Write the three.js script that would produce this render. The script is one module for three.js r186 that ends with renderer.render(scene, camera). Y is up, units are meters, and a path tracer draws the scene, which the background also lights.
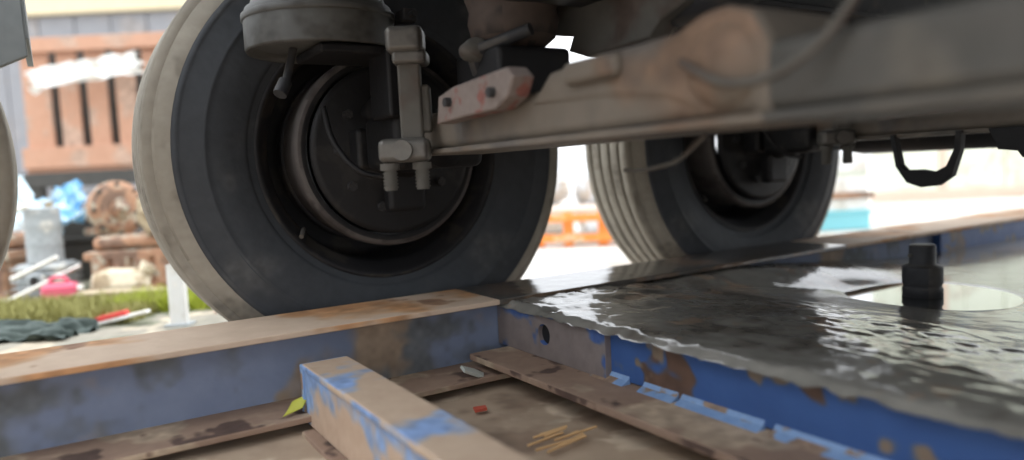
import * as THREE from 'three';
import { RoundedBoxGeometry } from 'three/addons/geometries/RoundedBoxGeometry.js';
import { mergeGeometries, mergeVertices } from 'three/addons/utils/BufferGeometryUtils.js';

// ---------------------------------------------------------------- camera, sky, exposure
// World axes: X along the vehicle, Y up, Z across it (towards the viewer). Ground at y = 0.
const scene = new THREE.Scene();
const camera = new THREE.PerspectiveCamera(35.01, 1024 / 460, 0.02, 200);
{
  const f = new THREE.Vector3(0.5251, -0.0826, -0.847).normalize();
  let r = new THREE.Vector3(1.16137, -0.06624, 0.72642).normalize();
  const u = new THREE.Vector3().crossVectors(r, f).normalize();
  r = new THREE.Vector3().crossVectors(f, u).normalize();
  camera.matrixAutoUpdate = true;
  camera.position.set(0, 0.46, 0);
  camera.quaternion.setFromRotationMatrix(new THREE.Matrix4().makeBasis(r, u, f.clone().negate()));
  camera.focus = 1.45;
  camera.userData.fStop = 1.2;
}
const renderer = new THREE.WebGLRenderer({ antialias: true });
renderer.toneMapping = THREE.LinearToneMapping;
renderer.toneMappingExposure = 2.45;
renderer.shadowMap.enabled = true;

{ // overcast sky, brighter towards the zenith
  const W = 64, H = 64, d = new Float32Array(W * H * 4);
  for (let j = 0; j < H; j++) for (let i = 0; i < W; i++) {
    const el = ((j + 0.5) / H - 0.5) * Math.PI;
    const s = Math.max(0, Math.sin(el));
    const L = 0.75 + 0.85 * s, k = (j * W + i) * 4;
    d[k] = L * 0.96; d[k + 1] = L * 0.995; d[k + 2] = L * 1.04; d[k + 3] = 1;
  }
  const t = new THREE.DataTexture(d, W, H, THREE.RGBAFormat, THREE.FloatType);
  t.mapping = THREE.EquirectangularReflectionMapping; t.magFilter = THREE.LinearFilter; t.minFilter = THREE.LinearFilter;
  t.wrapS = THREE.RepeatWrapping; t.needsUpdate = true;
  scene.background = t; scene.environment = t;
}

// ---------------------------------------------------------------- helpers
function rng(seed) { let a = seed >>> 0; return () => { a = (a + 0x6D2B79F5) | 0; let t = Math.imul(a ^ (a >>> 15), 1 | a); t = (t + Math.imul(t ^ (t >>> 7), 61 | t)) ^ t; return ((t ^ (t >>> 14)) >>> 0) / 4294967296; }; }
const h2 = (x, y, s) => { let n = Math.imul(x, 374761393) + Math.imul(y, 668265263) + Math.imul(s, 1274126177); n = Math.imul(n ^ (n >>> 13), 1274126177); return ((n ^ (n >>> 16)) >>> 0) / 4294967296; };
const mod = (a, n) => ((a % n) + n) % n;
function vn(x, y, per, s) { // value noise that repeats every per cells
  const i = Math.floor(x), j = Math.floor(y); let u = x - i, v = y - j; u = u * u * (3 - 2 * u); v = v * v * (3 - 2 * v);
  const g = (a, b) => h2(mod(a, per), mod(b, per), s);
  return (g(i, j) * (1 - u) + g(i + 1, j) * u) * (1 - v) + (g(i, j + 1) * (1 - u) + g(i + 1, j + 1) * u) * v;
}
function fbm(u, v, cells, oct, s) { let a = 0, w = 0.5, t = 0; for (let o = 0; o < oct; o++) { a += w * vn(u * cells, v * cells, cells, s + o * 17); t += w; w *= 0.55; cells *= 2; } return a / t; }
const sm = (a, b, x) => { const t = Math.min(1, Math.max(0, (x - a) / (b - a))); return t * t * (3 - 2 * t); };
const mix = (a, b, t) => a.map((q, i) => q + (b[i] - q) * t);
function tex(n, metres, fn, srgb = true) {
  const d = new Uint8Array(n * n * 4);
  for (let j = 0; j < n; j++) for (let i = 0; i < n; i++) {
    const c = fn(i / n, j / n), k = (j * n + i) * 4;
    for (let q = 0; q < 3; q++) d[k + q] = Math.max(0, Math.min(255, Array.isArray(c) ? c[q] : c));
    d[k + 3] = 255;
  }
  const t = new THREE.DataTexture(d, n, n); t.wrapS = t.wrapT = THREE.RepeatWrapping; t.magFilter = THREE.LinearFilter; t.minFilter = THREE.LinearMipmapLinearFilter; t.generateMipmaps = true;
  t.repeat.set(1 / metres, 1 / metres); if (srgb) t.colorSpace = THREE.SRGBColorSpace; t.needsUpdate = true; return t;
}
// box projection of uv in metres, per triangle
function uvBox(g0, off = 0) {
  const g = g0.index ? g0.toNonIndexed() : g0, p = g.attributes.position, uv = new Float32Array(p.count * 2);
  const a = new THREE.Vector3(), b = new THREE.Vector3(), c = new THREE.Vector3(), n = new THREE.Vector3();
  for (let i = 0; i < p.count; i += 3) {
    a.fromBufferAttribute(p, i); b.fromBufferAttribute(p, i + 1); c.fromBufferAttribute(p, i + 2);
    n.subVectors(b, a).cross(c.clone().sub(a)); const x = Math.abs(n.x), y = Math.abs(n.y), z = Math.abs(n.z);
    [a, b, c].forEach((q, k) => { const [s, t] = y >= x && y >= z ? [q.x, q.z] : x >= z ? [q.z, q.y] : [q.x, q.y]; uv[(i + k) * 2] = s + off; uv[(i + k) * 2 + 1] = t + off * 0.7; });
  }
  g.setAttribute('uv', new THREE.BufferAttribute(uv, 2)); return g;
}
const clean = (g) => { const o = g.index ? g.toNonIndexed() : g; for (const k of Object.keys(o.attributes)) if (!['position', 'normal', 'uv'].includes(k)) o.deleteAttribute(k); if (!o.attributes.uv) o.setAttribute('uv', new THREE.BufferAttribute(new Float32Array(o.attributes.position.count * 2), 2)); o.morphAttributes = {}; return o; };
const join = (list) => mergeGeometries(list.map(clean), false);
const at = (g, x, y, z, rx = 0, ry = 0, rz = 0) => g.applyMatrix4(new THREE.Matrix4().compose(new THREE.Vector3(x, y, z), new THREE.Quaternion().setFromEuler(new THREE.Euler(rx, ry, rz)), new THREE.Vector3(1, 1, 1)));
const box = (x0, x1, y0, y1, z0, z1, r = 0.003) => at(new RoundedBoxGeometry(x1 - x0, y1 - y0, z1 - z0, 2, Math.min(r, (x1 - x0) / 2.1, (y1 - y0) / 2.1, (z1 - z0) / 2.1)), (x0 + x1) / 2, (y0 + y1) / 2, (z0 + z1) / 2);
const cyl = (r0, r1, h, n = 24) => new THREE.CylinderGeometry(r0, r1, h, n);
const V = (x, y, z) => new THREE.Vector3(x, y, z);
const tube = (pts, r, n = 40, k = 8) => new THREE.TubeGeometry(new THREE.CatmullRomCurve3(pts.map((p) => V(...p))), n, r, k, false);
function rod(a, b, r, n = 12) { const A = V(...a), B = V(...b), d = B.clone().sub(A), g = cyl(r, r, d.length(), n); g.applyQuaternion(new THREE.Quaternion().setFromUnitVectors(V(0, 1, 0), d.normalize())); const m = A.add(B).multiplyScalar(0.5); return g.translate(m.x, m.y, m.z); }
function lathe(pts, n = 48) { return new THREE.LatheGeometry(pts.map(([r, y]) => new THREE.Vector2(r, y)), n); }
function extrude(pts, depth, bevel = 0.003, holes = []) {
  const s = new THREE.Shape(pts.map(([x, y]) => new THREE.Vector2(x, y)));
  for (const [hx, hy, hr] of holes) { const p = new THREE.Path(); p.absarc(hx, hy, hr, 0, Math.PI * 2, true); s.holes.push(p); }
  return new THREE.ExtrudeGeometry(s, { depth, bevelEnabled: bevel > 0, bevelSize: bevel, bevelThickness: bevel, bevelSegments: 2, curveSegments: 16 });
}
// extruded in the world's Y-Z plane: points are [z, y]; thickness along X from x0
const plateX = (pts, x0, th, bevel = 0.003, holes = []) => extrude(pts, th, bevel, holes).applyMatrix4(new THREE.Matrix4().makeBasis(V(0, 0, 1), V(0, 1, 0), V(-1, 0, 0))).translate(x0 + th, 0, 0);
const used = {};
function numbered(n) { const k = used[n] = (used[n] ?? -1) + 1; return k ? n + '_' + String(k).padStart(3, '0') : n; }
function part(name, g, m, parent) { const o = new THREE.Mesh(g, m); o.name = name; o.castShadow = o.receiveShadow = true; parent.add(o); return o; }
function tag(o, label, category, group) { Object.assign(o.userData, { label, category }); if (group) o.userData.group = group; return o; }
function thing(name, label, category, [x, y, z] = [0, 0, 0], turn = 0, group) { const o = new THREE.Group(); o.name = numbered(name); o.position.set(x, y, z); o.rotation.y = turn; scene.add(o); return tag(o, label, category, group); }
function single(name, g, m, label, category, group) { const o = new THREE.Mesh(g, m); o.name = numbered(name); o.castShadow = o.receiveShadow = true; scene.add(o); return tag(o, label, category, group); }
function struct(name, g, m, label, category) { const o = new THREE.Mesh(g, m); o.name = name; o.castShadow = o.receiveShadow = true; o.userData = { kind: 'structure', label, category }; scene.add(o); return o; }
function copy(o, label) { const c = o.clone(); c.name = numbered(o.name.replace(/_\d{3}$/, '')); if (label) c.userData = { ...o.userData, label }; scene.add(c); return c; }
function wobble(g0, amp, freq, seed) { // push a closed surface in and out along its normals
  const g = mergeVertices(g0.deleteAttribute ? (() => { const q = g0.clone(); q.deleteAttribute('normal'); q.deleteAttribute('uv'); return q; })() : g0, 1e-4); g.computeVertexNormals();
  const p = g.attributes.position, n = g.attributes.normal;
  for (let i = 0; i < p.count; i++) { const x = p.getX(i) * freq + 40, y = p.getY(i) * freq + 40, z = p.getZ(i) * freq + 40, w = (vn(x + z * 0.6, y - z * 0.7, 512, seed) + 0.5 * vn(2 * x - z, 2 * y + z, 512, seed + 5) - 0.75) * amp; p.setXYZ(i, p.getX(i) + n.getX(i) * w, p.getY(i) + n.getY(i) * w, p.getZ(i) + n.getZ(i) * w); }
  g.computeVertexNormals(); return uvBox(g);
}
// the yard behind the vehicle is laid out on axes turned by 31.8 degrees: r to the right, q away
const YT = -0.555;
const yard = (r, q, y = 0) => [0.85 * r + 0.527 * q, y, 0.527 * r - 0.85 * q];

// ---------------------------------------------------------------- materials
const mat = (o) => new THREE.MeshStandardMaterial({ roughness: 0.8, metalness: 0, ...o });
function surface(metres, base, spots, { n = 256, cells = 6, seed = 1, rough = 0.8, metal = 0, bump = 0.001, streak = 1, extra = {} } = {}) {
  // base: [rgb, rgb] fine mottling between two tones; spots: [rgb, threshold, softness, cells] patches of other matter with their own outline
  const t = tex(n, metres, (u, v) => {
    let c = mix(base[0], base[1], fbm(u, v * streak, cells * 4, 3, seed));
    spots.forEach(([rgb, th, soft, ce], k) => { const q = fbm(u, v, ce, 4, seed + 31 * (k + 1)); c = mix(c, rgb.map((z) => z * (0.85 + 0.3 * fbm(u, v, cells * 6, 2, seed + 7 + k))), sm(th - soft, th + soft, q)); });
    return c;
  });
  const b = tex(n, metres, (u, v) => 255 * fbm(u, v, cells * 3, 4, seed + 90), false);
  return mat({ map: t, bumpMap: b, bumpScale: bump, roughness: rough, metalness: metal, ...extra });
}
const M = {
  rubber: surface(0.6, [[56, 60, 65], [67, 71, 76]], [[[80, 82, 84], 0.66, 0.12, 5]], { seed: 3, rough: 0.7, bump: 0.0012, cells: 8 }),
  tread: surface(0.5, [[150, 144, 132], [170, 164, 152]], [[[134, 128, 117], 0.6, 0.14, 6]], { seed: 9, rough: 0.9, bump: 0.002 }),
  groove: surface(0.5, [[92, 86, 77], [112, 105, 95]], [], { seed: 10, rough: 0.95 }),
  rim: surface(0.4, [[26, 26, 29], [37, 37, 40]], [[[54, 50, 46], 0.62, 0.08, 6]], { seed: 12, rough: 0.65 }),
  drum: surface(0.4, [[86, 81, 79], [100, 95, 92]], [[[68, 62, 60], 0.58, 0.12, 6]], { seed: 14, rough: 0.7 }),
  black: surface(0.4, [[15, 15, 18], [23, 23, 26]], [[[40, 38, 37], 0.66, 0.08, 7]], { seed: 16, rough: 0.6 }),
  dark: surface(0.5, [[42, 43, 47], [56, 57, 60]], [[[74, 70, 66], 0.62, 0.1, 6]], { seed: 18, rough: 0.6 }),
  greyBeam: surface(0.7, [[76, 75, 71], [88, 86, 82]], [[[106, 101, 92], 0.64, 0.08, 5]], { seed: 20, rough: 0.6, bump: 0.0015 }),
  axle: surface(0.8, [[110, 102, 92], [124, 115, 104]], [[[120, 98, 81], 0.58, 0.12, 4], [[94, 90, 86], 0.62, 0.12, 5]], { seed: 21, rough: 0.7, bump: 0.0025 }),
  steel: surface(0.3, [[100, 98, 94], [116, 113, 108]], [[[72, 68, 65], 0.6, 0.1, 6]], { seed: 24, rough: 0.45, metal: 0.4 }),
  chamber: surface(0.4, [[88, 89, 88], [101, 102, 100]], [[[74, 73, 70], 0.62, 0.1, 5]], { seed: 26, rough: 0.55 }),
  brown: surface(0.4, [[74, 63, 57], [88, 76, 69]], [[[54, 48, 46], 0.58, 0.1, 5]], { seed: 29, rough: 0.75 }),
  hanger: surface(0.5, [[88, 86, 81], [101, 98, 92]], [[[82, 70, 63], 0.56, 0.1, 4]], { seed: 31, rough: 0.7 }),
  pinkPrimer: surface(0.22, [[124, 112, 106], [138, 126, 120]], [[[136, 86, 78], 0.66, 0.06, 5]], { seed: 33, rough: 0.65 }),
  blue: surface(0.9, [[50, 80, 132], [58, 90, 144]], [[[92, 70, 58], 0.63, 0.02, 6], [[120, 104, 88], 0.7, 0.03, 9]], { seed: 42, rough: 0.5, bump: 0.0015, n: 512 }),
  blueWorn: surface(0.75, [[116, 127, 152], [128, 139, 163]], [[[156, 136, 116], 0.5, 0.06, 4], [[104, 108, 112], 0.56, 0.1, 6]], { seed: 47, rough: 0.65, bump: 0.002, n: 512 }),
  rustTop: surface(0.9, [[200, 176, 154], [216, 194, 172]], [[[194, 146, 104], 0.58, 0.1, 4], [[150, 116, 92], 0.7, 0.05, 8]], { seed: 52, rough: 0.8, bump: 0.0025, n: 512 }),
  rustBrown: surface(0.7, [[136, 112, 96], [154, 130, 112]], [[[172, 152, 130], 0.56, 0.06, 6], [[84, 66, 58], 0.64, 0.04, 8]], { seed: 57, rough: 0.85, bump: 0.003 }),
  gusset: surface(0.5, [[110, 100, 98], [128, 118, 114]], [[[62, 88, 142], 0.56, 0.05, 5]], { seed: 60, rough: 0.75, bump: 0.002 }),
  beamTop: surface(0.6, [[178, 154, 132], [194, 172, 150]], [[[126, 152, 194], 0.6, 0.07, 5]], { seed: 63, rough: 0.8, bump: 0.002 }),
  beamSide: surface(0.6, [[178, 152, 130], [196, 172, 150]], [[[128, 154, 194], 0.54, 0.07, 5]], { seed: 65, rough: 0.75, bump: 0.002 }),
  paleBlue: surface(0.3, [[112, 144, 188], [136, 164, 202]], [[[140, 118, 100], 0.64, 0.04, 6]], { seed: 68, rough: 0.5 }),
  wetRail: surface(0.6, [[78, 74, 70], [98, 93, 87]], [[[120, 100, 84], 0.6, 0.06, 5]], { seed: 72, rough: 0.12, bump: 0.001 }),
  plate: surface(0.8, [[92, 92, 90], [112, 112, 108]], [[[70, 66, 60], 0.58, 0.06, 6]], { seed: 71, rough: 0.22, bump: 0.0015 }),
  mud: surface(0.7, [[126, 124, 118], [146, 143, 136]], [[[104, 99, 92], 0.56, 0.12, 6], [[148, 130, 114], 0.66, 0.06, 9]], { seed: 75, rough: 0.13, bump: 0.0007, n: 512 }),
  dirt: surface(1.3, [[160, 140, 120], [180, 160, 138]], [[[134, 114, 97], 0.58, 0.1, 9], [[194, 176, 154], 0.64, 0.05, 12]], { seed: 80, rough: 0.95, bump: 0.006, n: 512 }),
  concrete: surface(2.2, [[196, 190, 182], [214, 209, 202]], [[[176, 166, 154], 0.6, 0.1, 6]], { seed: 84, rough: 0.9, bump: 0.002, n: 512 }),
  orange: surface(0.8, [[178, 136, 112], [190, 148, 124]], [[[176, 148, 130], 0.6, 0.08, 6]], { seed: 88, rough: 0.8, streak: 1 }),
  orangeBright: surface(0.6, [[240, 140, 60], [250, 160, 84]], [[[226, 190, 150], 0.62, 0.06, 6]], { seed: 90, rough: 0.7 }),
  greyWall: surface(2, [[128, 129, 133], [138, 139, 143]], [[[142, 138, 137], 0.6, 0.1, 5]], { seed: 92, rough: 0.8 }),
  cream: surface(1, [[206, 192, 160], [216, 202, 172]], [], { seed: 94, rough: 0.8 }),
  white: surface(0.7, [[236, 236, 232], [246, 246, 243]], [[[224, 220, 210], 0.64, 0.08, 5]], { seed: 96, rough: 0.6 }),
  offWhite: surface(1.2, [[206, 211, 194], [213, 218, 202]], [[[200, 199, 182], 0.6, 0.08, 5]], { seed: 98, rough: 0.7 }),
  pinkWood: surface(0.6, [[198, 176, 158], [208, 187, 170]], [], { seed: 99, rough: 0.8 }),
  blueSheet: surface(0.5, [[96, 160, 206], [124, 184, 222]], [[[214, 230, 236], 0.58, 0.06, 4]], { seed: 101, rough: 0.4 }),
  paleSheet: surface(0.5, [[196, 222, 234], [220, 238, 244]], [], { seed: 103, rough: 0.4 }),
  scrapBrown: surface(0.5, [[162, 122, 96], [184, 146, 118]], [[[128, 102, 86], 0.56, 0.06, 6], [[176, 168, 150], 0.64, 0.05, 7]], { seed: 105, rough: 0.8, bump: 0.003 }),
  scrapTan: surface(0.5, [[160, 146, 118], [186, 170, 142]], [[[132, 104, 82], 0.58, 0.06, 6]], { seed: 107, rough: 0.8, bump: 0.003 }),
  sackWhite: surface(0.5, [[204, 208, 212], [220, 224, 228]], [[[190, 178, 164], 0.64, 0.06, 5]], { seed: 119, rough: 0.9 }),
  gravel: surface(1.1, [[128, 124, 112], [156, 150, 136]], [[[110, 112, 92], 0.56, 0.08, 8], [[178, 166, 146], 0.62, 0.06, 10]], { seed: 121, rough: 0.95, bump: 0.006, n: 512 }),
  scrapGrey: surface(0.5, [[150, 156, 158], [176, 182, 184]], [[[206, 204, 196], 0.6, 0.06, 5]], { seed: 109, rough: 0.55 }),
  scrapDark: surface(0.5, [[60, 60, 58], [78, 76, 72]], [], { seed: 111, rough: 0.8 }),
  creamSack: surface(0.4, [[196, 184, 158], [216, 204, 180]], [[[160, 142, 116], 0.6, 0.06, 5]], { seed: 113, rough: 0.9 }),
  pink: mat({ color: '#e0637c', roughness: 0.5 }), red: mat({ color: '#de4a42', roughness: 0.5 }), chrome: mat({ color: '#e6e4dc', roughness: 0.25, metalness: 0.7 }),
  darkGreen: surface(0.5, [[58, 70, 66], [74, 86, 80]], [], { seed: 115, rough: 0.7 }),
  grass: mat({ color: '#9c985c', roughness: 0.8 }), grassBright: mat({ color: '#a6b03c', roughness: 0.8 }),
  leaf: mat({ color: '#b2b244', roughness: 0.6 }), straw: mat({ color: '#cfa878', roughness: 0.8 }), shard: mat({ color: '#c8ccc4', roughness: 0.4 }), redChip: mat({ color: '#b8503c', roughness: 0.7 }),
  cyan: mat({ color: '#8ed6e0', roughness: 0.5 }), mudguard: surface(0.6, [[122, 128, 129], [136, 142, 143]], [], { seed: 117, rough: 0.6 }),
  water: new THREE.MeshPhysicalMaterial({ color: '#2a2c2c', roughness: 0.015, ior: 1.33, clearcoat: 1, clearcoatRoughness: 0.01 }),
};

// ---------------------------------------------------------------- setting
struct('floor', uvBox(at(new THREE.BoxGeometry(60, 0.2, 60), 0, -0.1, 0)), M.concrete, 'pale concrete yard under and behind the vehicle', 'ground');
{ // brown dirt inside the blue frame, widened out of view to cut bounced light
  const nx = 260, nz = 190, x0 = -3.6, x1 = 4.2, z0 = -1.62, z1 = 3.4, g = new THREE.PlaneGeometry(1, 1, nx, nz), p = g.attributes.position;
  for (let i = 0; i < p.count; i++) {
    const u = p.getX(i) + 0.5, v = 0.5 - p.getY(i), x = x0 + u * (x1 - x0), z = z0 + v * (z1 - z0);
    const e = sm(0, 0.03, u) * sm(1, 0.97, u) * sm(0, 0.02, v) * sm(1, 0.97, v);
    p.setXYZ(i, x, -0.002 + e * (0.004 + 0.012 * fbm(x / 8 + 1, z / 8 + 1, 64, 4, 201) + 0.010 * fbm(x / 8 + 1, z / 8 + 1, 16, 2, 211)), z);
  }
  g.computeVertexNormals();
  const o = single('dirt', uvBox(g), M.dirt, 'brown dirt on the ground inside the blue steel frame', 'dirt'); o.userData.kind = 'stuff';
}
{ // grey gravel and dirt around the scrap heap
  const nx = 120, nz = 110, g = new THREE.PlaneGeometry(1, 1, nx, nz), p = g.attributes.position;
  for (let i = 0; i < p.count; i++) {
    const u = p.getX(i) + 0.5, v = p.getY(i) + 0.5, [x, , z] = yard(-4.2 + u * 3.9 + 0.2 * fbm(u, v, 8, 2, 231), 1.78 + v * 2.95), e = sm(0, 0.04, u) * sm(1, 0.95, u) * sm(0, 0.04, v) * sm(1, 0.96, v);
    p.setXYZ(i, x, -0.002 + e * (0.003 + 0.008 * fbm(u, v, 40, 3, 221)), z);
  }
  g.computeVertexNormals();
  const o = single('gravel', uvBox(g), M.gravel, 'grey brown gravel under the scrap heap and the grass', 'gravel'); o.userData.kind = 'stuff';
}
{ // grey shed with a cream fascia behind the orange crate
  const g = new THREE.Group(); g.name = 'wall_back'; g.userData = { kind: 'structure', label: 'grey sheet metal shed wall behind the orange slatted crate', category: 'wall' };
  const c = yard(-4.9, 8.2); g.position.set(...c); g.rotation.y = YT; scene.add(g);
  part('core', uvBox(box(-2.6, 2.6, 0, 2.38, -0.2, -0.03)), M.greyWall, g);
  for (let k = 0; k < 13; k++) part('panel', uvBox(box(-2.6 + k * 0.4 + 0.006, -2.2 + k * 0.4 - 0.006, 0.02, 2.38, -0.03, 0.0, 0.008), k), M.greyWall, g);
  part('fascia', uvBox(box(-2.65, 2.65, 2.39, 2.78, -0.2, 0.08, 0.01)), M.cream, g);
  part('roof_edge', uvBox(box(-2.7, 2.7, 2.78, 2.84, -0.3, 0.14, 0.01)), M.greyWall, g);
}

// ---------------------------------------------------------------- wheels
const AX = 0.668, LX = 1.272, WY = 0.519, WZ = -1.599;
function makeWheel() {
  const t = thing('truck_wheel', '', 'wheel', [AX, WY, WZ], 0, 'wheels along the far side of the vehicle');
  const R = 0.518, prof = [];
  const P = (r, z) => prof.push([r, z]);
  // local z = 0 is the bulge of the inner sidewall, the tyre runs to z = -0.286
  P(0.284, -0.052); P(0.290, -0.036); P(0.300, -0.030); P(0.312, -0.026); P(0.318, -0.0225); P(0.3185, -0.019); P(0.326, -0.0165); P(0.35, -0.007); P(0.372, -0.0015);
  P(0.39, 0.000); P(0.4, 0.0005); P(0.402, 0.0025); P(0.408, 0.0025); P(0.41, -0.0005); P(0.43, -0.0045); P(0.452, -0.012); P(0.455, -0.010); P(0.462, -0.012); P(0.464, -0.017); P(0.466, -0.0185);
  const sh = [[0.4655, -0.018], [0.47, -0.0195], [0.48, -0.0245], [0.493, -0.035], [0.503, -0.046], [0.498, -0.05]];
  const inner = prof.slice();
  for (let i = inner.length - 1; i >= 0; i--) P(inner[i][0], -0.286 - inner[i][1]);
  const turnZ = (g) => g.applyMatrix4(new THREE.Matrix4().makeRotationX(Math.PI / 2));
  const tyreG = turnZ(lathe(prof.map(([r, z]) => [r, z]), 112)); tyreG.computeVertexNormals();
  const tyre = part('tyre', uvBox(tyreG), M.rubber, t);
  for (const f of [(z) => z, (z) => -0.286 - z]) { const q = sh.map(([r, z]) => [r, f(z)]); if (f(0) < 0) q.reverse(); part('tyre_shoulder', uvBox(turnZ(lathe(q, 112))), M.tread, t); }  // pale tread dust on the shoulders, partly standing in for side light
  // five circumferential ribs with grooves between them
  const a = -0.040, b = -0.246, n = 5, gap = 0.009, w = ((a - b) - gap * (n - 1)) / n;
  for (let k = 0; k < n; k++) {
    const z1 = a - k * (w + gap), z0 = z1 - w, edge = (k === 0 || k === n - 1);
    const s0 = k === n - 1 ? 0.014 : 0.002, s1 = k === 0 ? 0.014 : 0.002;
    const g = turnZ(lathe([[0.494, z0], [R - s0, z0], [R - (edge && k ? 0.004 : 0.0005), z0 + 0.006], [R, z0 + 0.013], [R, z1 - 0.013], [R - (edge && !k ? 0.004 : 0.0005), z1 - 0.006], [R - s1, z1], [0.494, z1]], 112));
    part('tread_rib', uvBox(g, k * 0.3), M.tread, tyre);
  }
  part('tread_base', uvBox(turnZ(lathe([[0.5, b + 0.002], [0.5045, b + 0.004], [0.5045, a - 0.004], [0.5, a - 0.002]], 96))), M.groove, tyre);
  // rim: flange lip, barrel and disc
  const rim = part('rim', uvBox(turnZ(lathe([[0.27, -0.25], [0.282, -0.06], [0.300, -0.034], [0.3005, -0.028], [0.293, -0.027], [0.286, -0.036], [0.268, -0.062], [0.262, -0.075], [0.262, -0.21], [0.24, -0.225], [0.08, -0.225], [0.08, -0.24], [0.262, -0.25]], 96))), M.rim, t);
  part('valve_stem', uvBox(rod([-0.2, -0.17, -0.05], [-0.215, -0.185, -0.02], 0.005)), M.steel, rim);
  // brake drum
  const drum = part('brake_drum', uvBox(turnZ(lathe([[0.205, -0.22], [0.213, -0.18], [0.2135, -0.03], [0.222, -0.026], [0.222, 0.0], [0.217, 0.006], [0.21, 0.008]], 80))), M.drum, t);
  part('drum_face', uvBox(turnZ(lathe([[0.2115, 0.0075], [0.2, 0.009], [0.197, 0.004], [0.196, -0.19], [0.05, -0.2]], 80))), M.black, drum);  // drum face coloured black so only the outer side looks lit
  part('drum_fins', uvBox(turnZ(lathe([[0.212, -0.16], [0.22, -0.158], [0.22, -0.15], [0.214, -0.148], [0.214, -0.138], [0.22, -0.136], [0.22, -0.128], [0.212, -0.126]], 80))), M.rim, drum);
  return t;
}
const wheel1 = makeWheel();
tag(wheel1, 'large truck wheel with a bare grey sidewall standing beside the orange crate', 'wheel', 'wheels along the far side of the vehicle');
const wheel2 = copy(wheel1, 'truck wheel with a dusty tan tread behind the wet steel plate'); wheel2.position.x = AX + LX;
const wheel0 = copy(wheel1, 'truck wheel of which only the pale edge shows beside the blue plastic sheet'); wheel0.position.x = AX - LX + 0.022;

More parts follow.
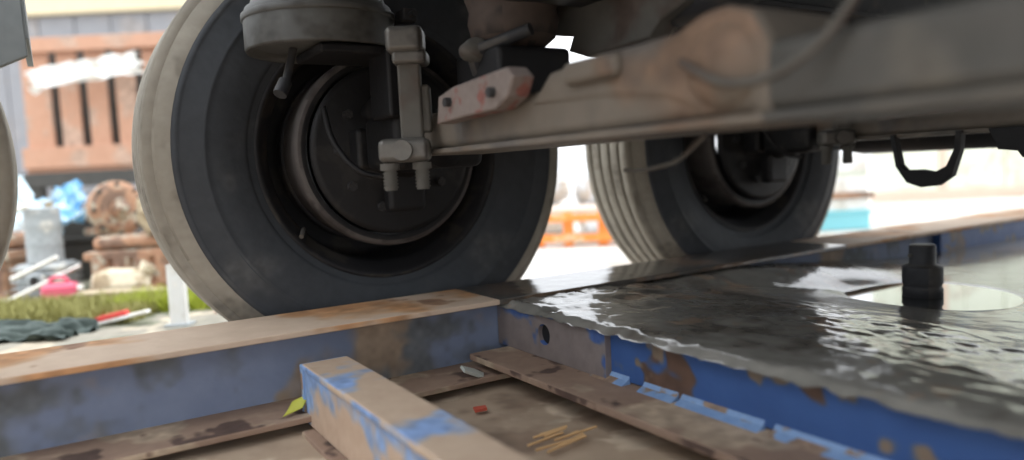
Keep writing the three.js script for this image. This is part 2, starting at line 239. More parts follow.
// ---------------------------------------------------------------- axles (local x = 0 on the axle line, y and z as in the world)
function makeAxle() {
  const t = thing('truck_axle', '', 'axle', [AX, 0, 0], 0, 'axles under the vehicle');
  const beam = part('beam', uvBox(box(-0.066, 0.066, 0.503, 0.573, -1.34, -0.47, 0.016)), M.axle, t);
  part('center_beam', uvBox(box(-0.0675, 0.0675, 0.5035, 0.5745, -0.49, 0.85, 0.014)), M.greyBeam, t);  // darker grey than the outer beam
  part('end_collar', uvBox(box(-0.07, 0.07, 0.5, 0.578, -0.50, -0.475, 0.01)), M.axle, t);
  part('bottom_plate', uvBox(box(-0.076, 0.076, 0.494, 0.504, -1.30, -0.48, 0.003)), M.axle, beam);
  part('bottom_plate', uvBox(box(-0.0765, 0.0765, 0.494, 0.504, -0.48, 0.85, 0.003)), M.greyBeam, beam);
  const W = (g) => g.applyMatrix4(new THREE.Matrix4().makeRotationX(Math.PI / 2));
  part('spindle', uvBox(at(W(lathe([[0.0, 0.30], [0.048, 0.30], [0.056, 0.12], [0.075, 0.1], [0.078, 0.0], [0, 0]], 40)), 0, WY, -1.62 + 0.0)), M.black, t);
  // brake spider and dust shield, dark behind the linkage
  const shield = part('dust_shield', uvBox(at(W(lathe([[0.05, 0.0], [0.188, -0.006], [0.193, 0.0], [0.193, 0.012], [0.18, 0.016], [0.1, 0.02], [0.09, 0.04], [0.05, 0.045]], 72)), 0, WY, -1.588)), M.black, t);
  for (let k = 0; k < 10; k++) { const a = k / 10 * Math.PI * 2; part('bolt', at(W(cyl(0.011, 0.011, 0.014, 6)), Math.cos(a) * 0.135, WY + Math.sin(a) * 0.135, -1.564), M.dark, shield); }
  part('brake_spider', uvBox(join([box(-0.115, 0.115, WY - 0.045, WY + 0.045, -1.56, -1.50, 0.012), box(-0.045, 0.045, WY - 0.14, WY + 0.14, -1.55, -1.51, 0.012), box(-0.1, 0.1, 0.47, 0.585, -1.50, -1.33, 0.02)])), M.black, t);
  // camshaft tube in front of the beam
  part('camshaft', uvBox(join([rod([-0.06, 0.60, -1.56], [-0.06, 0.60, -1.34], 0.021, 16), rod([-0.06, 0.60, -1.5], [-0.06, 0.60, -1.46], 0.034, 16), rod([-0.06, 0.60, -1.37], [-0.06, 0.60, -1.34], 0.028, 16)])), M.black, t);
  // brake chamber with vertical axis
  const cx = -0.20, cz = -1.435;
  const ch = part('brake_chamber', uvBox(at(lathe([[0, 0.004], [0.05, 0.004], [0.1, 0.008], [0.126, 0.014], [0.136, 0.004], [0.141, 0.0], [0.1435, 0.006], [0.1435, 0.07], [0.139, 0.082], [0.13, 0.088], [0.126, 0.1], [0.12, 0.15], [0.1, 0.17], [0, 0.175]], 64), cx, 0.706, cz)), M.chamber, t);
  part('clamp_band', uvBox(at(lathe([[0.143, 0.01], [0.147, 0.012], [0.147, 0.022], [0.143, 0.024]], 64), cx, 0.754, cz)), M.chamber, ch);
  part('clamp_bolt', uvBox(join([box(cx + 0.135, cx + 0.165, 0.76, 0.785, cz + 0.06, cz + 0.1, 0.004), rod([cx + 0.15, 0.772, cz + 0.03], [cx + 0.15, 0.772, cz + 0.12], 0.006)])), M.dark, ch);
  part('chamber_bracket', uvBox(join([box(-0.12, -0.08, 0.57, 0.70, -1.40, -1.3, 0.008), box(-0.24, -0.06, 0.69, 0.708, -1.48, -1.32, 0.006)])), M.black, t);
  part('push_rod', uvBox(join([rod([-0.285, 0.64, -1.40], [-0.26, 0.712, -1.42], 0.008), rod([-0.30, 0.62, -1.39], [-0.285, 0.645, -1.4], 0.013)])), M.dark, t);
  // clamp stack with two threaded studs below it
  const cl = new THREE.Group(); cl.name = 'stud_clamp'; cl.position.set(0.543 - AX, 0, -1.229); cl.rotation.y = YT; t.add(cl);
  part('upper_block', uvBox(join([box(-0.022, 0.045, 0.675, 0.722, -0.03, 0.03, 0.012), box(-0.012, 0.05, 0.655, 0.68, -0.035, 0.025, 0.008)])), M.steel, cl);
  part('link_arm', uvBox(join([box(-0.005, 0.036, 0.52, 0.67, -0.012, 0.014, 0.006), box(0.02, 0.05, 0.535, 0.62, -0.03, 0.005, 0.006)])), M.hanger, cl);
  part('clamp_block', uvBox(join([box(-0.046, 0.046, 0.482, 0.525, -0.025, 0.03, 0.012), at(cyl(0.018, 0.018, 0.07, 18), 0, 0.503, 0.012, Math.PI / 2)])), M.steel, cl);
  for (const s of [-1, 1]) {
    const th = []; for (let k = 0; k < 7; k++) th.push(at(cyl(0.0135, 0.0135, 0.003, 16), s * 0.029, 0.438 + k * 0.0062, 0.005)); th.push(at(cyl(0.0115, 0.0115, 0.055, 16), s * 0.029, 0.46, 0.005), at(cyl(0.0185, 0.0185, 0.012, 6), s * 0.029, 0.475, 0.005));
    part('threaded_stud', uvBox(join(th)), M.hanger, cl);
  }
  part('grease_pipe', uvBox(tube([[-0.10, 0.455, -1.36], [-0.16, 0.47, -1.37], [-0.20, 0.53, -1.40], [-0.21, 0.6, -1.42]], 0.006)), M.black, t);
  // rounded union and primer-coloured plate at the end of the beam
  part('union', uvBox(at(wobble(new THREE.SphereGeometry(0.026, 28, 20).scale(1.15, 0.9, 1.1), 0.01, 30, 4), -0.03, 0.668, -1.12)), M.hanger, t);
  part('hose_fitting', uvBox(join([rod([-0.03, 0.66, -1.12], [0.0, 0.60, -1.14], 0.016), rod([-0.03, 0.668, -1.1], [0.02, 0.69, -1.02], 0.011)])), M.dark, t);
  const pl = part('side_plate', uvBox(plateX([[-1.117, 0.546], [-1.011, 0.551], [-0.93, 0.553], [-0.895, 0.567], [-0.88, 0.59], [-0.895, 0.602], [-1.057, 0.594], [-1.109, 0.584]], -0.108, 0.03, 0.004)), M.pinkPrimer, t);
  for (const z of [-1.07, -0.93]) part('bolt', at(cyl(0.008, 0.008, 0.012, 6), -0.116, 0.574, z, 0, 0, Math.PI / 2), M.dark, pl);
  // cast saddle on top of the beam, bulging towards the middle of the vehicle
  const sad = part('spring_saddle', uvBox((() => {
    const g = plateX([[-0.885, 0.555], [-0.845, 0.582], [-0.76, 0.588], [-0.675, 0.590], [-0.60, 0.593], [-0.562, 0.606], [-0.535, 0.608], [-0.505, 0.598], [-0.49, 0.575], [-0.492, 0.540], [-0.515, 0.522], [-0.56, 0.518], [-0.62, 0.54], [-0.75, 0.555]], -0.058, 0.116, 0.012); return g;
  })()), M.axle, t);
  part('boss', uvBox(at(wobble(new THREE.SphereGeometry(0.055, 32, 24).scale(0.4, 0.8, 0.9), 0.008, 14, 8), -0.062, 0.558, -0.535)), M.axle, sad);
  part('pad', uvBox(box(-0.086, -0.06, 0.566, 0.598, -0.80, -0.69, 0.012)), M.axle, sad);
  part('pedestal', uvBox(join([box(-0.03, 0.12, 0.565, 0.668, -1.2, -1.045, 0.01)])), M.black, t);
  part('air_hose', uvBox(tube([[-0.088, 0.566, -0.575], [-0.09, 0.552, -0.548], [-0.092, 0.54, -0.524], [-0.095, 0.533, -0.49], [-0.095, 0.535, -0.455], [-0.092, 0.545, -0.428], [-0.085, 0.558, -0.41], [-0.075, 0.59, -0.385], [-0.05, 0.66, -0.35], [-0.02, 0.78, -0.32]], 0.0048, 60, 10)), M.hanger, t);
  part('brake_cable', uvBox(tube([[0.03, 0.451, -0.81], [0.032, 0.45, -0.779], [0.032, 0.454, -0.739], [0.032, 0.461, -0.706], [0.032, 0.476, -0.679], [0.032, 0.492, -0.655]], 0.003, 40, 8)), M.hanger, t);
  return t;
}
const axle1 = makeAxle();
tag(axle1, 'thick dusty axle beam with a tan cast saddle running into the large wheel', 'axle', 'axles under the vehicle');
const axle2 = copy(axle1, 'dark axle beam with hanging hose seen below the tan dusty axle'); axle2.position.x = AX + LX;
const axle0 = copy(axle1, 'axle beam of the wheel beside the blue plastic sheet'); axle0.position.x = AX - LX + 0.022;

// air springs and the vehicle's chassis above
{
  const s = thing('air_spring', 'brown rubber air spring on a black pedestal above the tan axle beam', 'air spring', [AX + 0.05, 0.67, -1.12], 0, 'air springs over the axles');
  part('bellows', uvBox(lathe([[0, 0], [0.05, 0], [0.06, 0.01], [0.075, 0.022], [0.082, 0.05], [0.078, 0.07], [0.085, 0.09], [0.09, 0.12], [0.085, 0.15], [0.09, 0.19], [0.08, 0.23], [0, 0.23]], 48)), M.brown, s);
  part('top_plate', uvBox(at(cyl(0.1, 0.1, 0.012, 40), 0, 0.237, 0)), M.black, s);
  const s2 = copy(s, 'brown rubber air spring above the dark axle beam behind'); s2.position.x += LX;
}
{
  const c = thing('truck_chassis', 'dark ladder chassis with a grey hanger bracket above the tan axle beam', 'chassis');
  for (const z of [-0.98, 0.25]) part('side_member', uvBox(join([box(-2.6, 4.2, 0.745, 1.13, z - 0.006, z + 0.006, 0.002), box(-2.6, 4.2, 0.74, 0.75, z - 0.07, z + 0.07, 0.002), box(-2.6, 4.2, 1.12, 1.13, z - 0.07, z + 0.07, 0.002)])), M.dark, c);
  for (const x of [-0.6, 1.3, 2.6]) part('cross_member', uvBox(box(x - 0.04, x + 0.04, 0.95, 1.1, -0.98, 0.25, 0.004)), M.dark, c);
  part('deck', uvBox(box(0.12, 4.2, 1.14, 1.2, -1.8, 0.95, 0.01)), M.dark, c);  // deck above the view, its extent set for the shade below
  part('added_shade_panel', uvBox(box(0.5, 4.2, 0.2, 1.14, 0.9, 0.95, 0.01)), M.dark, c);  // panel added out of view to keep light off the axle
  part('hanger_bracket', uvBox(plateX([[-1.19, 0.92], [-1.175, 0.745], [-1.155, 0.715], [-1.07, 0.697], [-1.085, 0.672], [-1.04, 0.657], [-0.88, 0.662], [-0.855, 0.684], [-0.80, 0.70], [-0.78, 0.92]], 0.82, 0.035, 0.004)), M.hanger, c);
  part('torque_rod', uvBox(rod([0.86, 0.70, -0.86], [0.86, 0.73, -0.3], 0.028, 16)), M.dark, c);
  const strap = part('hanging_strap', uvBox(plateX([[-1.098, 0.50], [-1.09, 0.50], [-1.074, 0.423], [-1.06, 0.408], [-1.02, 0.408], [-0.985, 0.401], [-0.957, 0.416], [-0.937, 0.46], [-0.935, 0.50], [-0.925, 0.50], [-0.928, 0.455], [-0.947, 0.394], [-0.98, 0.371], [-1.02, 0.367], [-1.056, 0.379], [-1.084, 0.42]], 1.855, 0.02, 0.002)), M.black, c);
  part('hanging_bracket', uvBox(plateX([[-0.86, 0.50], [-0.84, 0.455], [-0.80, 0.45], [-0.79, 0.435], [-0.76, 0.44], [-0.74, 0.50]], 1.855, 0.03, 0.003)), M.black, c);
  part('added_tank', uvBox(at(lathe([[0, -0.36], [0.06, -0.355], [0.085, -0.33], [0.09, -0.3], [0.09, 0.34], [0.085, 0.37], [0.06, 0.395], [0, 0.4]], 40), 2.25, 0.545, -1.12, Math.PI / 2)), M.dark, c);  // tank added to fill the dark band of shade below the axle
}
{ // mudguard behind the wheel at the left edge
  const t = thing('mudguard', 'blue-grey curved mudguard beside the orange crate', 'mudguard', [AX - LX, WY, WZ - 0.143]);
  const out = [[0.585, 0.215], [0.58, 0.42]], inn = [[0.571, 0.42], [0.576, 0.215]];
  for (let k = 0; k <= 24; k++) { const a = (0.78 + k / 24 * 1.7); out.push([Math.cos(a) * 0.66 + 0.105 * (1 - k / 24), Math.sin(a) * 0.66]); inn.unshift([Math.cos(a) * 0.65 + 0.105 * (1 - k / 24), Math.sin(a) * 0.65]); }
  part('shell', uvBox(extrude([...out, ...inn], 0.34, 0.001).translate(0, 0, -0.17)), M.mudguard, t);
  part('side_panel', uvBox(extrude([[0.58, 0.185], [0.575, 0.42], [0.565, 0.47], [0.35, 0.6], [0, 0.64], [0, 0.535], [0.3, 0.44], [0.44, 0.30], [0.52, 0.155]], 0.012, 0.002).translate(0, 0, 0.16)), M.mudguard, t);
  part('stay', uvBox(rod([0, 0.66, 0.1], [0, 0.66, 0.7], 0.014)), M.dark, t);
}

// wheels, axles, springs, chassis and mudguard are one vehicle: truck > part > sub-part
{
  const truck = thing('truck', 'underside of a dark truck with dusty axles, brake gear and large wheels', 'truck');
  scene.updateMatrixWorld(true);
  for (const o of scene.children.filter((c) => /^(truck_wheel|truck_axle|air_spring|truck_chassis|mudguard)/.test(c.name))) {
    truck.attach(o); o.name = o.name.replace(/_\d{3}$/, '').replace('truck_', '');
    o.userData = { label: o.userData.label };
    const deep = []; o.traverse((c) => { if (c !== o && c.parent !== o) deep.push(c); });
    const emptied = o.children.filter((c) => !c.isMesh);
    for (const c of deep) o.attach(c);
    for (const c of emptied) o.remove(c);
  }
}

// ---------------------------------------------------------------- blue steel frame lying under the vehicle
{
  const t = thing('blue_frame', 'blue painted steel frame with rusty flanges and a wet floor plate', 'steel frame');
  const rail = part('side_rail', uvBox(box(-2.4, 3.7, 0.04, 0.168, -1.424, -1.40, 0.002)), M.blueWorn, t);
  part('top_flange', uvBox(box(-2.4, 0.80, 0.167, 0.179, -1.562, -1.353, 0.003)), M.rustTop, rail);
  part('top_flange', uvBox(box(0.80, 2.05, 0.167, 0.179, -1.562, -1.353, 0.003)), M.wetRail, rail);
  part('top_flange', uvBox(box(2.05, 3.7, 0.167, 0.179, -1.562, -1.353, 0.003)), M.rustTop, rail);
  part('bottom_flange', uvBox(box(-2.4, 0.84, 0.03, 0.042, -1.55, -1.27, 0.003)), M.rustBrown, rail);
  part('bottom_flange', uvBox(box(0.84, 3.7, 0.03, 0.042, -1.55, -1.36, 0.003)), M.rustBrown, rail);
  part('joint_plate', uvBox(box(2.62, 3.5, 0.06, 0.166, -1.40, -1.372, 0.003)), M.blue, rail);
  // cross member
  const cm = part('cross_member', uvBox(box(0.83, 0.845, 0.075, 0.165, -1.40, 0.7, 0.002)), M.blue, t);
  part('top_flange', uvBox(box(0.824, 0.95, 0.158, 0.168, -1.40, 0.7, 0.003)), M.gusset, cm);
  part('bottom_flange', uvBox(box(0.72, 0.93, 0.058, 0.072, -1.36, 0.7, 0.003)), M.rustBrown, cm);
  const gu = part('gusset_plate', uvBox(plateX([[-1.395, 0.074], [-1.02, 0.074], [-1.02, 0.157], [-1.395, 0.157]], 0.818, 0.012, 0.002, [[-1.214, 0.122, 0.023]])), M.gusset, cm);
  part('hole_shade', uvBox(at(cyl(0.0225, 0.0225, 0.004, 24), 0.829, 0.122, -1.214, 0, 0, Math.PI / 2)), M.black, gu);  // black disc stands in for the shade inside the hole
  for (const [a, b] of [[-1.06, -0.97], [-0.93, -0.85], [-0.84, -0.68], [-0.66, -0.45]]) part('weld_bead', uvBox(extrude([[0, 0], [-0.020, 0], [-0.006, 0.006], [0, 0.014]], b - a, 0.001).translate(0.831, 0.072, a), a), M.paleBlue, cm);  // lighter blue stands in for the extra light these strips catch
  // short beam butting against the rail
  const sb = part('short_beam', uvBox(box(0.35, 0.362, 0.02, 0.126, -1.30, -0.15, 0.004)), M.beamSide, t);
  part('top_flange', uvBox(box(0.346, 0.434, 0.118, 0.131, -1.30, -0.15, 0.005)), M.beamTop, sb);
  part('end_plate', uvBox(box(0.346, 0.434, 0.025, 0.128, -1.312, -1.298, 0.003)), M.paleBlue, sb);
  part('bottom_flange', uvBox(box(0.33, 0.44, 0.006, 0.02, -1.265, -0.15, 0.003)), M.rustBrown, sb);
  // recessed floor plate with a round basin and its centre pin
  part('floor_plate', uvBox(box(0.85, 3.7, 0.07, 0.086, -1.40, 0.65, 0.002)), M.plate, t);
  const pin = part('center_pin', uvBox(at(lathe([[0, 0.126], [0.026, 0.126], [0.03, 0.122], [0.03, 0.078], [0.044, 0.072], [0.046, 0.068], [0.046, 0.03], [0.043, 0.027], [0.043, 0.02], [0.046, 0.017], [0.046, -0.02], [0, -0.02]], 40), 1.812, 0.1, -0.993)), M.dark, t);
  part('cotter', uvBox(rod([1.777, 0.2, -1.008], [1.847, 0.2, -0.978], 0.004)), M.steel, pin);
}
{ // wet mud lying on the plate: heaped in the corner, thin further on, with a round puddle
  const nx = 300, nz = 200, x0 = 0.806, x1 = 3.6, z0 = -1.372, z1 = 0.5, g = new THREE.PlaneGeometry(1, 1, nx, nz), p = g.attributes.position;
  for (let i = 0; i < p.count; i++) {
    const u0 = p.getX(i) + 0.5, v = 0.5 - p.getY(i), u = Math.pow(u0, 1.5); let x = x0 + u * (x1 - x0), z = z0 + v * (z1 - z0);
    const N = fbm(x / 4, z / 4, 40, 4, 301), n2 = fbm(x / 4 + 0.3, z / 4, 140, 3, 317), st = fbm((x * 0.5 + z * 0.2) / 4, (z * 1.0 - x * 0.3) / 4, 90, 2, 331);
    let h = 0.098 + 0.073 * (1 - sm(0.98, 1.85, x + 0.22 * (z + 1.0))) + ((N - 0.5) * 0.016 + (n2 - 0.5) * 0.005) * (1 - 0.96 * sm(1.15, 1.55, x)) + (st - 0.5) * 0.006 * (1 - 0.9 * sm(1.15, 1.5, x));
    h = Math.max(h, 0.098 + (0.066 + (N - 0.5) * 0.012) * (1 - sm(1.45, 2.6, x)) * (1 - sm(-1.37, -1.1, z)));
    if (x < 1.0) h = Math.max(h, 0.1705 + 0.004 * n2 - 0.02 * sm(0.96, 1.0, x));
    const dpud = Math.hypot(x - 1.812, z + 0.993), pk = sm(0.12, 0.235, dpud); h = h * pk + 0.088 * (1 - pk);
    const lip = 1 - sm(0.806, 0.835, x); if (lip > 0) { x += (N - 0.5) * 0.03 + (n2 - 0.5) * 0.012; h += (n2 - 0.5) * 0.005; h -= lip * lip * (0.006 + 0.009 * N); }
    p.setXYZ(i, x, h, z);
  }
  g.computeVertexNormals();
  const o = single('wet_mud', uvBox(mergeVertices(g)), M.mud, 'wet grey mud spread over the plate of the blue frame', 'mud'); o.userData.kind = 'stuff';
  const pg = new THREE.CircleGeometry(0.225, 64).rotateX(-Math.PI / 2).translate(1.812, 0.0965, -0.993);
  const w = single('puddle', pg, M.water, 'round puddle of still water around the short centre pin', 'puddle'); w.userData.kind = 'stuff';
}
// litter in the pit
{
  const leafG = new THREE.SphereGeometry(0.5, 20, 10).scale(0.07, 0.006, 0.028); const lp = leafG.attributes.position;
  for (let i = 0; i < lp.count; i++) { const x = lp.getX(i), z = lp.getZ(i); lp.setXYZ(i, x, lp.getY(i) + 0.25 * z * z * 20 * 0.02 + x * x * 4 * 0.6, z * (1 - Math.abs(x) / 0.036)); }
  leafG.computeVertexNormals();
  const l = single('leaf', leafG, M.leaf, 'yellow green fallen leaf beside the short blue and brown beam', 'leaf'); l.position.set(0.335, 0.058, -1.30); l.rotation.set(0.3, 0.45, 0.35);
  const s = single('plastic_shard', uvBox(extrude([[-0.035, -0.01], [0.03, -0.016], [0.042, 0.004], [0.01, 0.014], [-0.03, 0.01]], 0.004, 0.001)), M.shard, 'pale flat shard lying on the rusty lower flange in the frame corner', 'shard'); s.rotation.set(-1.25, 0.5, 0.1); s.position.set(0.69, 0.05, -1.29);
  const R = rng(55);
  for (let k = 0; k < 9; k++) { const x = 0.62 + R() * 0.07, z = -1.0 + R() * 0.09, a = -0.1 + R() * 0.5, L = 0.02 + R() * 0.03; const o = single('straw', rod([-L, 0, 0], [L, 0.004, 0.003], 0.0022, 6), M.straw, 'thin orange tan straw in the scatter on the dirt below the cross member', 'straw', 'straws scattered on the dirt'); o.position.set(x, 0.022 + R() * 0.004, z); o.rotation.y = a; }
  const c = single('red_chip', uvBox(extrude([[-0.012, -0.006], [0.01, -0.008], [0.014, 0.004], [-0.008, 0.008]], 0.004, 0.001)), M.redChip, 'small red chip lying on the brown dirt', 'chip'); c.rotation.x = -1.5; c.position.set(0.63, 0.02, -1.16);
}

// ---------------------------------------------------------------- yard behind, left of the large wheel
{
  const t = thing('slatted_crate', 'orange slatted wooden crate on a dark steel trestle', 'crate', yard(-3.285, 5.0), YT);
  const L = 1.75, y0 = 0.62, y1 = 1.49;
  part('top_rail', uvBox(box(0, L, y1 - 0.095, y1, -0.03, 0.03, 0.006)), M.orange, t);
  part('bottom_rail', uvBox(box(0, L, y0, y0 + 0.14, -0.03, 0.03, 0.006)), M.orange, t);
  for (let k = 0; k < 9; k++) part('slat', uvBox(box(0.062 + k * 0.193 - (k ? 0 : 0.05), 0.062 + k * 0.193 + 0.132, y0 + 0.02, y1 - 0.02, -0.055, -0.025, 0.004), k * 0.37), M.orange, t);
  // receding end of the crate
  part('end_rail', uvBox(box(-0.03, 0.03, y1 - 0.095, y1, -0.3, -0.02, 0.006)), M.orange, t);
  part('end_rail', uvBox(box(-0.03, 0.03, y0, y0 + 0.14, -0.3, -0.02, 0.006)), M.orange, t);
  for (let k = 0; k < 1; k++) part('slat', uvBox(box(0.005, 0.03, y0 + 0.02, y1 - 0.02, -0.2 - k * 0.175, -0.06 - k * 0.175, 0.004), k * 0.3), M.orange, t);
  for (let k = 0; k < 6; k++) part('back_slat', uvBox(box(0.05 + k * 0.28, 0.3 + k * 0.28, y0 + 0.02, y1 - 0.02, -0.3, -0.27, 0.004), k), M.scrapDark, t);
  part('crate_floor', uvBox(box(0, L, y0 - 0.03, y0, -0.3, 0.0, 0.004)), M.orange, t);
  const tr = thing('steel_trestle', 'dark steel trestle under the orange slatted crate', 'trestle', yard(-3.285, 5.0), YT);
  part('frame', uvBox(box(-0.05, L + 0.05, y0 - 0.13, y0 - 0.031, -0.36, 0.02, 0.008)), M.scrapDark, tr);
  for (const [x, z] of [[0, 0], [L - 0.08, 0], [0, -0.26], [L - 0.08, -0.26]]) part('leg', uvBox(box(x, x + 0.08, 0, y0 - 0.13, z - 0.08, z, 0.006)), M.scrapDark, tr);
}
function sheet(w, h, seed, amp, nx = 40, nz = 30) { // crumpled plastic, closed with a little thickness
  const mk = (off) => { const g = new THREE.PlaneGeometry(w, h, nx, nz), p = g.attributes.position; for (let i = 0; i < p.count; i++) { const u = p.getX(i) / w + 0.5, v = p.getY(i) / h + 0.5; const rg = 1 + 0.25 * (vn(u * 6 + v * 3, v * 5, 512, seed + 3) - 0.5); p.setXYZ(i, p.getX(i) * rg, p.getY(i) * rg, off + amp * (1 - Math.abs(2 * fbm(u, v, 4, 3, seed) - 1) * 1.6)); } g.computeVertexNormals(); return g; };
  const a = mk(0), b = mk(-0.004), ix = b.index.array; for (let i = 0; i < ix.length; i += 3) { const q = ix[i]; ix[i] = ix[i + 1]; ix[i + 1] = q; } b.computeVertexNormals(); return uvBox(join([a, b]));
}
{
  const w = single('plastic_film', sheet(0.72, 0.15, 11, 0.07), M.white, 'bright white plastic film caught on the orange crate slats', 'film'); w.position.set(...yard(-2.74, 4.87, 1.225)); w.rotation.set(-0.25, YT, 0.02);
  // support under the blue sheet
  const b = thing('scrap_bin', 'dark steel bin under the blue plastic sheet', 'bin', yard(-2.32, 3.78), YT);
  part('body', uvBox(box(-0.36, 0.3, 0, 0.36, -0.2, 0.12, 0.02)), M.scrapDark, b);
  part('rib', uvBox(box(-0.37, 0.31, 0.2, 0.23, -0.21, 0.13, 0.01)), M.scrapDark, b);
  part('rim', uvBox(box(-0.37, 0.31, 0.355, 0.38, -0.21, 0.13, 0.01)), M.scrapDark, b);
  const s1 = single('plastic_sheet', sheet(0.34, 0.28, 21, 0.07), M.paleSheet, 'pale blue crumpled plastic sheet over the dark bin', 'sheet'); s1.position.set(...yard(-2.38, 3.45, 0.335)); s1.rotation.set(-0.75, YT, 0.3);
  const s2 = single('plastic_sheet', sheet(0.32, 0.24, 25, 0.07), M.blueSheet, 'sky blue crumpled plastic sheet hanging off the dark bin', 'sheet'); s2.position.set(...yard(-2.12, 3.45, 0.345)); s2.rotation.set(-0.7, YT, 0.22);
}
function engine(name, label, m, pos, turn, s, kind) {
  const t = thing(name, label, 'engine part', pos, turn);
  if (kind === 0) { // engine block
    part('block', uvBox(join([box(-0.19 * s, 0.19 * s, 0, 0.2 * s, -0.11 * s, 0.11 * s, 0.02), box(-0.21 * s, 0.21 * s, 0.16 * s, 0.2 * s, -0.13 * s, 0.13 * s, 0.008), box(-0.2 * s, 0.2 * s, 0.0, 0.03 * s, -0.14 * s, 0.14 * s, 0.008)])), m, t);
    for (let k = 0; k < 4; k++) part('cylinder_rib', uvBox(at(cyl(0.042 * s, 0.042 * s, 0.14 * s, 20), (-0.14 + k * 0.093) * s, 0.1 * s, 0.105 * s)), m, t);
    part('head_cover', uvBox(box(-0.18 * s, 0.18 * s, 0.2 * s, 0.27 * s, -0.09 * s, 0.09 * s, 0.03)), m, t);
  } else if (kind === 1) { // gearbox casing
    part('casing', uvBox(at(lathe([[0, 0], [0.07, 0], [0.085, 0.01], [0.09, 0.06], [0.11, 0.1], [0.13, 0.19], [0.15, 0.2], [0.15, 0.23], [0.12, 0.235], [0.11, 0.25], [0, 0.25]].map(([r, y]) => [r * s, y * s]), 40), 0, 0.14 * s, -0.12 * s, Math.PI / 2)), m, t);
    for (let k = 0; k < 8; k++) { const a = k / 8 * 6.283; part('bolt', at(cyl(0.01 * s, 0.01 * s, 0.02 * s, 6), Math.cos(a) * 0.135 * s, 0.14 * s + Math.sin(a) * 0.135 * s, 0.115 * s, Math.PI / 2), M.scrapDark, t); }
    part('hub', uvBox(at(lathe([[0, 0.05], [0.02, 0.05], [0.022, 0.02], [0.05, 0.015], [0.06, 0], [0, 0]].map(([r, y]) => [r * s, y * s]), 30), 0, 0.14 * s, 0.128 * s, Math.PI / 2)), m, t);
    part('foot', uvBox(box(-0.09 * s, 0.09 * s, 0, 0.04 * s, -0.1 * s, 0.06 * s, 0.01)), m, t);
  } else { // finned cylinder head
    part('head', uvBox(box(-0.1 * s, 0.1 * s, 0, 0.15 * s, -0.07 * s, 0.07 * s, 0.015)), m, t);
    for (let k = 0; k < 5; k++) part('fin', uvBox(box(-0.11 * s, 0.11 * s, (0.015 + k * 0.028) * s, (0.024 + k * 0.028) * s, -0.085 * s, 0.085 * s, 0.003)), m, t);
    part('port', uvBox(at(lathe([[0.02, 0], [0.035, 0], [0.035, 0.04], [0.02, 0.04]].map(([r, y]) => [r * s, y * s]), 24), 0, 0.08 * s, 0.07 * s, Math.PI / 2)), m, t);
  }
  return t;
}
engine('engine_block', 'rusty brown engine block lying at the bottom of the scrap heap', M.scrapBrown, yard(-1.73, 3.35), YT + 0.25, 0.92, 0);
engine('gearbox_casing', 'rusty brown gearbox casing turned sideways on top of the rusty engine block', M.scrapBrown, yard(-1.90, 3.44, 0.247), YT + 1.0, 0.86, 1);
engine('gearbox_casing', 'tan gearbox casing on the rusty engine block beside the large wheel', M.scrapTan, yard(-1.57, 3.34, 0.247), YT - 0.5, 0.74, 1);
engine('engine_block', 'rusty brown engine block beside the grey metal can', M.scrapBrown, yard(-2.40, 3.36), YT - 0.2, 1.05, 0);
engine('cylinder_head', 'grey finned cylinder head under the tall grey can', M.scrapGrey, yard(-2.07, 3.22), YT + 0.1, 1.0, 2);
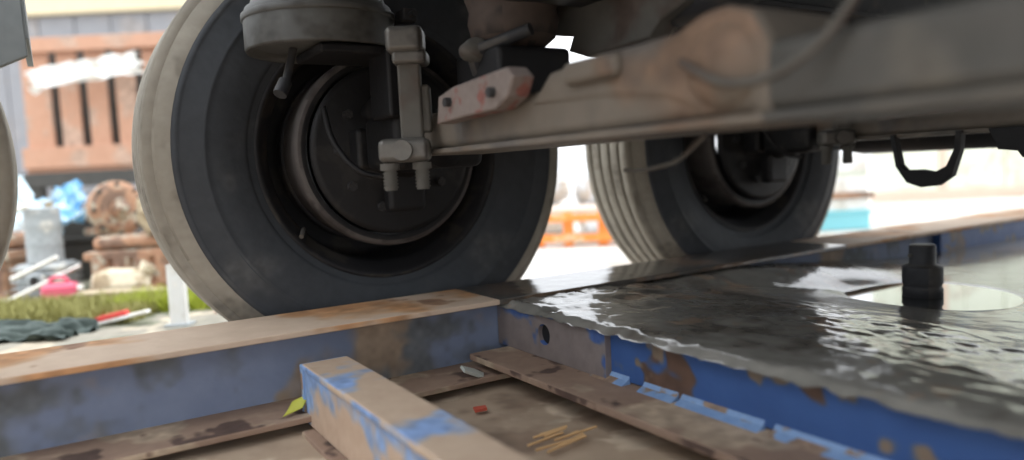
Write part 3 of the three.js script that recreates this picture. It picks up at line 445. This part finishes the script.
{
  const c = thing('metal_can', 'pale grey dented metal can standing on the finned cylinder head', 'can', yard(-2.07, 3.22, 0.148), YT);
  part('body', uvBox(lathe([[0, 0], [0.07, 0], [0.074, 0.006], [0.071, 0.012], [0.071, 0.08], [0.075, 0.085], [0.071, 0.09], [0.071, 0.16], [0.075, 0.165], [0.071, 0.17], [0.071, 0.235], [0.074, 0.241], [0.066, 0.247], [0.064, 0.24], [0, 0.24]], 36)), M.scrapGrey, c);
  part('spout', uvBox(at(lathe([[0.018, 0], [0.018, 0.02], [0.022, 0.022], [0.022, 0.03], [0, 0.03]], 20), 0.035, 0.24, 0)), M.scrapTan, c);
  const sk = thing('sack', 'small cream cloth sack slumped in front of the rusty engine block', 'sack', yard(-1.66, 3.08, 0.004), YT + 0.2);
  part('body', wobble(box(-0.115, 0.115, 0, 0.115, -0.06, 0.06, 0.05), 0.03, 18, 8), M.creamSack, sk);
  part('neck', wobble(at(cyl(0.035, 0.02, 0.05, 20), 0.09, 0.105, 0, 0, 0, -0.7), 0.012, 40, 9), M.creamSack, sk);
  const pk = thing('canister', 'pink plastic canister lying by the green grass strip', 'canister', yard(-1.865, 2.98), YT + 0.3);
  part('body', uvBox(box(-0.07, 0.06, 0.0, 0.085, -0.04, 0.04, 0.022)), M.pink, pk);
  part('handle', uvBox(tube([[-0.045, 0.08, 0], [-0.03, 0.105, 0], [0.015, 0.105, 0], [0.03, 0.08, 0]], 0.008)), M.pink, pk);
  part('cap', uvBox(at(cyl(0.016, 0.016, 0.02, 18), 0.068, 0.055, 0, 0, 0, Math.PI / 2)), M.white, pk);
  const tubeAt = (a, b, r, label) => { const o = single('metal_tube', join([rod(a, b, r, 16)]), M.chrome, label, 'tube'); return o; };
  tubeAt(yard(-2.30, 3.1, 0.33), yard(-2.06, 3.12, 0.405), 0.012, 'shiny thin metal tube across the tall grey can');
  tubeAt(yard(-2.12, 3.06, 0.10), yard(-1.92, 3.06, 0.185), 0.009, 'shiny thin metal tube leaning on the finned cylinder head');
  tubeAt(yard(-2.12, 3.02, 0.012), yard(-1.86, 3.12, 0.14), 0.009, 'shiny thin metal tube leaning behind the pink canister');
  const dt = single('tarpaulin', sheet(0.5, 0.18, 41, 0.055), M.darkGreen, 'dark green crumpled tarpaulin on the ground in front of the grass', 'tarpaulin'); dt.position.set(...yard(-1.62, 2.28, -0.012)); dt.rotation.set(-Math.PI / 2, 0, -YT, 'XYZ'); dt.rotation.order = 'YXZ'; dt.rotation.set(-1.45, YT, 0);
  const bar = thing('barrier_lath', 'red and white painted lath on the ground by the white post', 'lath', yard(-1.32, 2.42, 0.035), YT + 0.0); bar.rotation.set(0, YT, 0.2);
  part('red_band', uvBox(box(-0.085, 0.02, 0.0, 0.016, -0.015, 0.015, 0.003)), M.red, bar); part('white_band', uvBox(box(-0.085, 0.09, -0.012, -0.001, -0.015, 0.02, 0.003)), M.white, bar);
  const ps = thing('marker_post', 'short white post with a slanted top beside the large wheel', 'post', yard(-1.10, 2.36), YT);
  part('shaft', uvBox(extrude([[-0.023, 0], [0.023, 0], [0.023, 0.215], [-0.023, 0.203]], 0.03, 0.002).translate(0, 0, -0.015)), M.white, ps);
  part('base', uvBox(box(-0.04, 0.04, 0, 0.012, -0.03, 0.03, 0.003)), M.scrapGrey, ps);
  const wb = thing('wood_offcut', 'split tan wood offcut lying behind the large tyre', 'wood', yard(-1.02, 2.62), YT + 0.4);
  part('block', uvBox(extrude([[-0.07, 0], [0.07, 0], [0.075, 0.03], [0.02, 0.045], [-0.06, 0.035]], 0.07, 0.003)), M.pinkWood, wb); part('sliver', uvBox(box(-0.05, 0.09, 0.04, 0.052, 0.01, 0.03, 0.003)), M.orange, wb);
  const gm = single('wood_plank', uvBox(box(-0.3, 0.3, 0.0, 0.05, -0.05, 0.05, 0.004)), M.scrapTan, 'weathered plank lying along the edge of the grass strip', 'plank'); gm.position.set(...yard(-1.45, 2.9, 0.004)); gm.rotation.y = YT;
}
{ // grass strip: blades
  function grass(r0, r1, q0, q1, n, h, m, seed, label) {
    const R = rng(seed), pos = [];
    for (let k = 0; k < n; k++) {
      const [x, , z] = yard(r0 + R() * (r1 - r0), q0 + R() * (q1 - q0)), a = R() * 6.28, H = h * (0.6 + 0.7 * R()), w = 0.0035, lx = (R() - 0.5) * h * 1.2, lz = (R() - 0.5) * h * 1.2, c = Math.cos(a) * w, s = Math.sin(a) * w;
      pos.push(x - c, 0, z - s, x + c, 0, z + s, x + lx * 0.4 + c * 0.7, H * 0.6, z + lz * 0.4 + s * 0.7, x - c, 0, z - s, x + lx * 0.4 + c * 0.7, H * 0.6, z + lz * 0.4 + s * 0.7, x + lx * 0.4 - c * 0.7, H * 0.6, z + lz * 0.4 - s * 0.7, x + lx * 0.4 - c * 0.7, H * 0.6, z + lz * 0.4 - s * 0.7, x + lx * 0.4 + c * 0.7, H * 0.6, z + lz * 0.4 + s * 0.7, x + lx, H, z + lz);
    }
    const g = new THREE.BufferGeometry(); g.setAttribute('position', new THREE.Float32BufferAttribute(pos, 3)); g.computeVertexNormals();
    const m2 = m.clone(); m2.side = THREE.DoubleSide; const o = single('grass', g, m2, label, 'grass'); o.userData.kind = 'stuff';
  }
  grass(-2.15, -1.3, 2.42, 2.86, 6500, 0.055, M.grass, 71, 'olive green grass strip in front of the scrap heap');
  grass(-1.5, -0.95, 2.62, 2.95, 3400, 0.06, M.grassBright, 73, 'bright yellow green grass by the white marker post');
}

// ---------------------------------------------------------------- yard seen between and right of the wheels
{
  const t = thing('pallet_crate', 'bright orange wooden pallet crate standing between the two wheels', 'crate', yard(0.42, 4.15), YT - 0.15);
  for (const y of [0.03, 0.145]) part('board', uvBox(box(-0.32, 0.32, y, y + 0.045, -0.012, 0.012, 0.004), y), M.orangeBright, t);
  for (const x of [-0.27, -0.1, 0.1, 0.27]) part('post', uvBox(box(x - 0.03, x + 0.03, 0, 0.2, -0.05, -0.012, 0.004), x), M.orangeBright, t);
  for (let k = 0; k < 5; k++) part('top_board', uvBox(box(-0.32, 0.32, 0.195, 0.215, -0.5 + k * 0.1, -0.42 + k * 0.1, 0.004), k), M.pinkWood, t);
  part('skid', uvBox(box(-0.32, 0.32, 0.0, 0.03, -0.5, -0.42, 0.004)), M.orangeBright, t);
  for (let k = 0; k < 4; k++) { const s = thing('bulk_sack', ['lower grey white bulk sack on the side of the large bare wheel', 'lower grey white bulk sack on the side of the dusty tan wheel', 'upper grey white bulk sack on the side of the large bare wheel', 'upper grey white bulk sack on the side of the dusty tan wheel'][k], 'sack', yard(0.2 + (k % 2) * 0.48, 5.1, k < 2 ? 0 : 0.21), YT + 0.1 * k, 'bulk sacks behind the pallet crate'); part('body', wobble(box(-0.2, 0.2, 0.0, 0.21, -0.15, 0.15, 0.07), 0.05, 9, 80 + k), M.sackWhite, s); part('seam', uvBox(box(-0.19, 0.19, 0.098, 0.108, 0.138, 0.152, 0.004)), M.white, s); }
}
{
  const c = thing('plastic_crate', 'pale cyan plastic crate at the bottom of the stack beyond the dusty wheel', 'crate', yard(1.90, 4.5), YT);
  part('body', uvBox(join([box(-0.25, 0.25, 0, 0.115, -0.15, 0.15, 0.012)])), M.cyan, c); part('rim', uvBox(box(-0.26, 0.26, 0.10, 0.118, -0.16, 0.16, 0.006)), M.cyan, c);
  const s = thing('white_box', 'low white box between two boards beyond the dusty wheel', 'box', yard(1.90, 4.5, 0.119), YT);
  part('carton', uvBox(box(-0.24, 0.24, 0, 0.07, -0.14, 0.14, 0.006)), M.white, s); part('lid', uvBox(box(-0.245, 0.245, 0.055, 0.072, -0.145, 0.145, 0.004)), M.white, s);
  const b = single('board', uvBox(box(-0.27, 0.27, 0, 0.03, -0.16, 0.16, 0.004)), M.scrapBrown, 'brown board between the two white boxes beyond the dusty wheel', 'board'); b.position.set(...yard(1.90, 4.5, 0.192)); b.rotation.set(0, YT, 0);
  const s2 = thing('white_box', 'tall white box on the brown board beyond the dusty wheel', 'box', yard(1.90, 4.5, 0.223), YT);
  part('carton', uvBox(box(-0.24, 0.24, 0, 0.23, -0.14, 0.14, 0.008)), M.white, s2); part('tape', uvBox(box(-0.241, 0.241, 0.1, 0.13, -0.141, 0.141, 0.002)), M.offWhite, s2);
}
{ // cream white panel hoarding behind the second axle
  const g = thing('panel_fence', 'cream white panel fence with pale pink posts beyond the wet plate', 'fence', yard(3.32, 6.6), YT);
  for (let k = 0; k < 7; k++) {
    const x = k * 0.6;
    const p = part('panel', uvBox(join([box(x + 0.035, x + 0.565, 0.09, 1.55, -0.03, 0.0, 0.006), box(x + 0.2, x + 0.4, 0.12, 1.52, -0.004, 0.012, 0.008)]), k * 0.31), M.offWhite, g);
    part('post', uvBox(box(x - 0.035, x + 0.035, 0, 1.6, -0.05, 0.02, 0.008), k), k % 2 ? M.pinkWood : M.offWhite, g);
  }
  part('kerb_board', uvBox(box(-0.05, 4.25, 0, 0.09, -0.03, 0.035, 0.008)), M.pinkWood, g);
}

renderer.render(scene, camera);
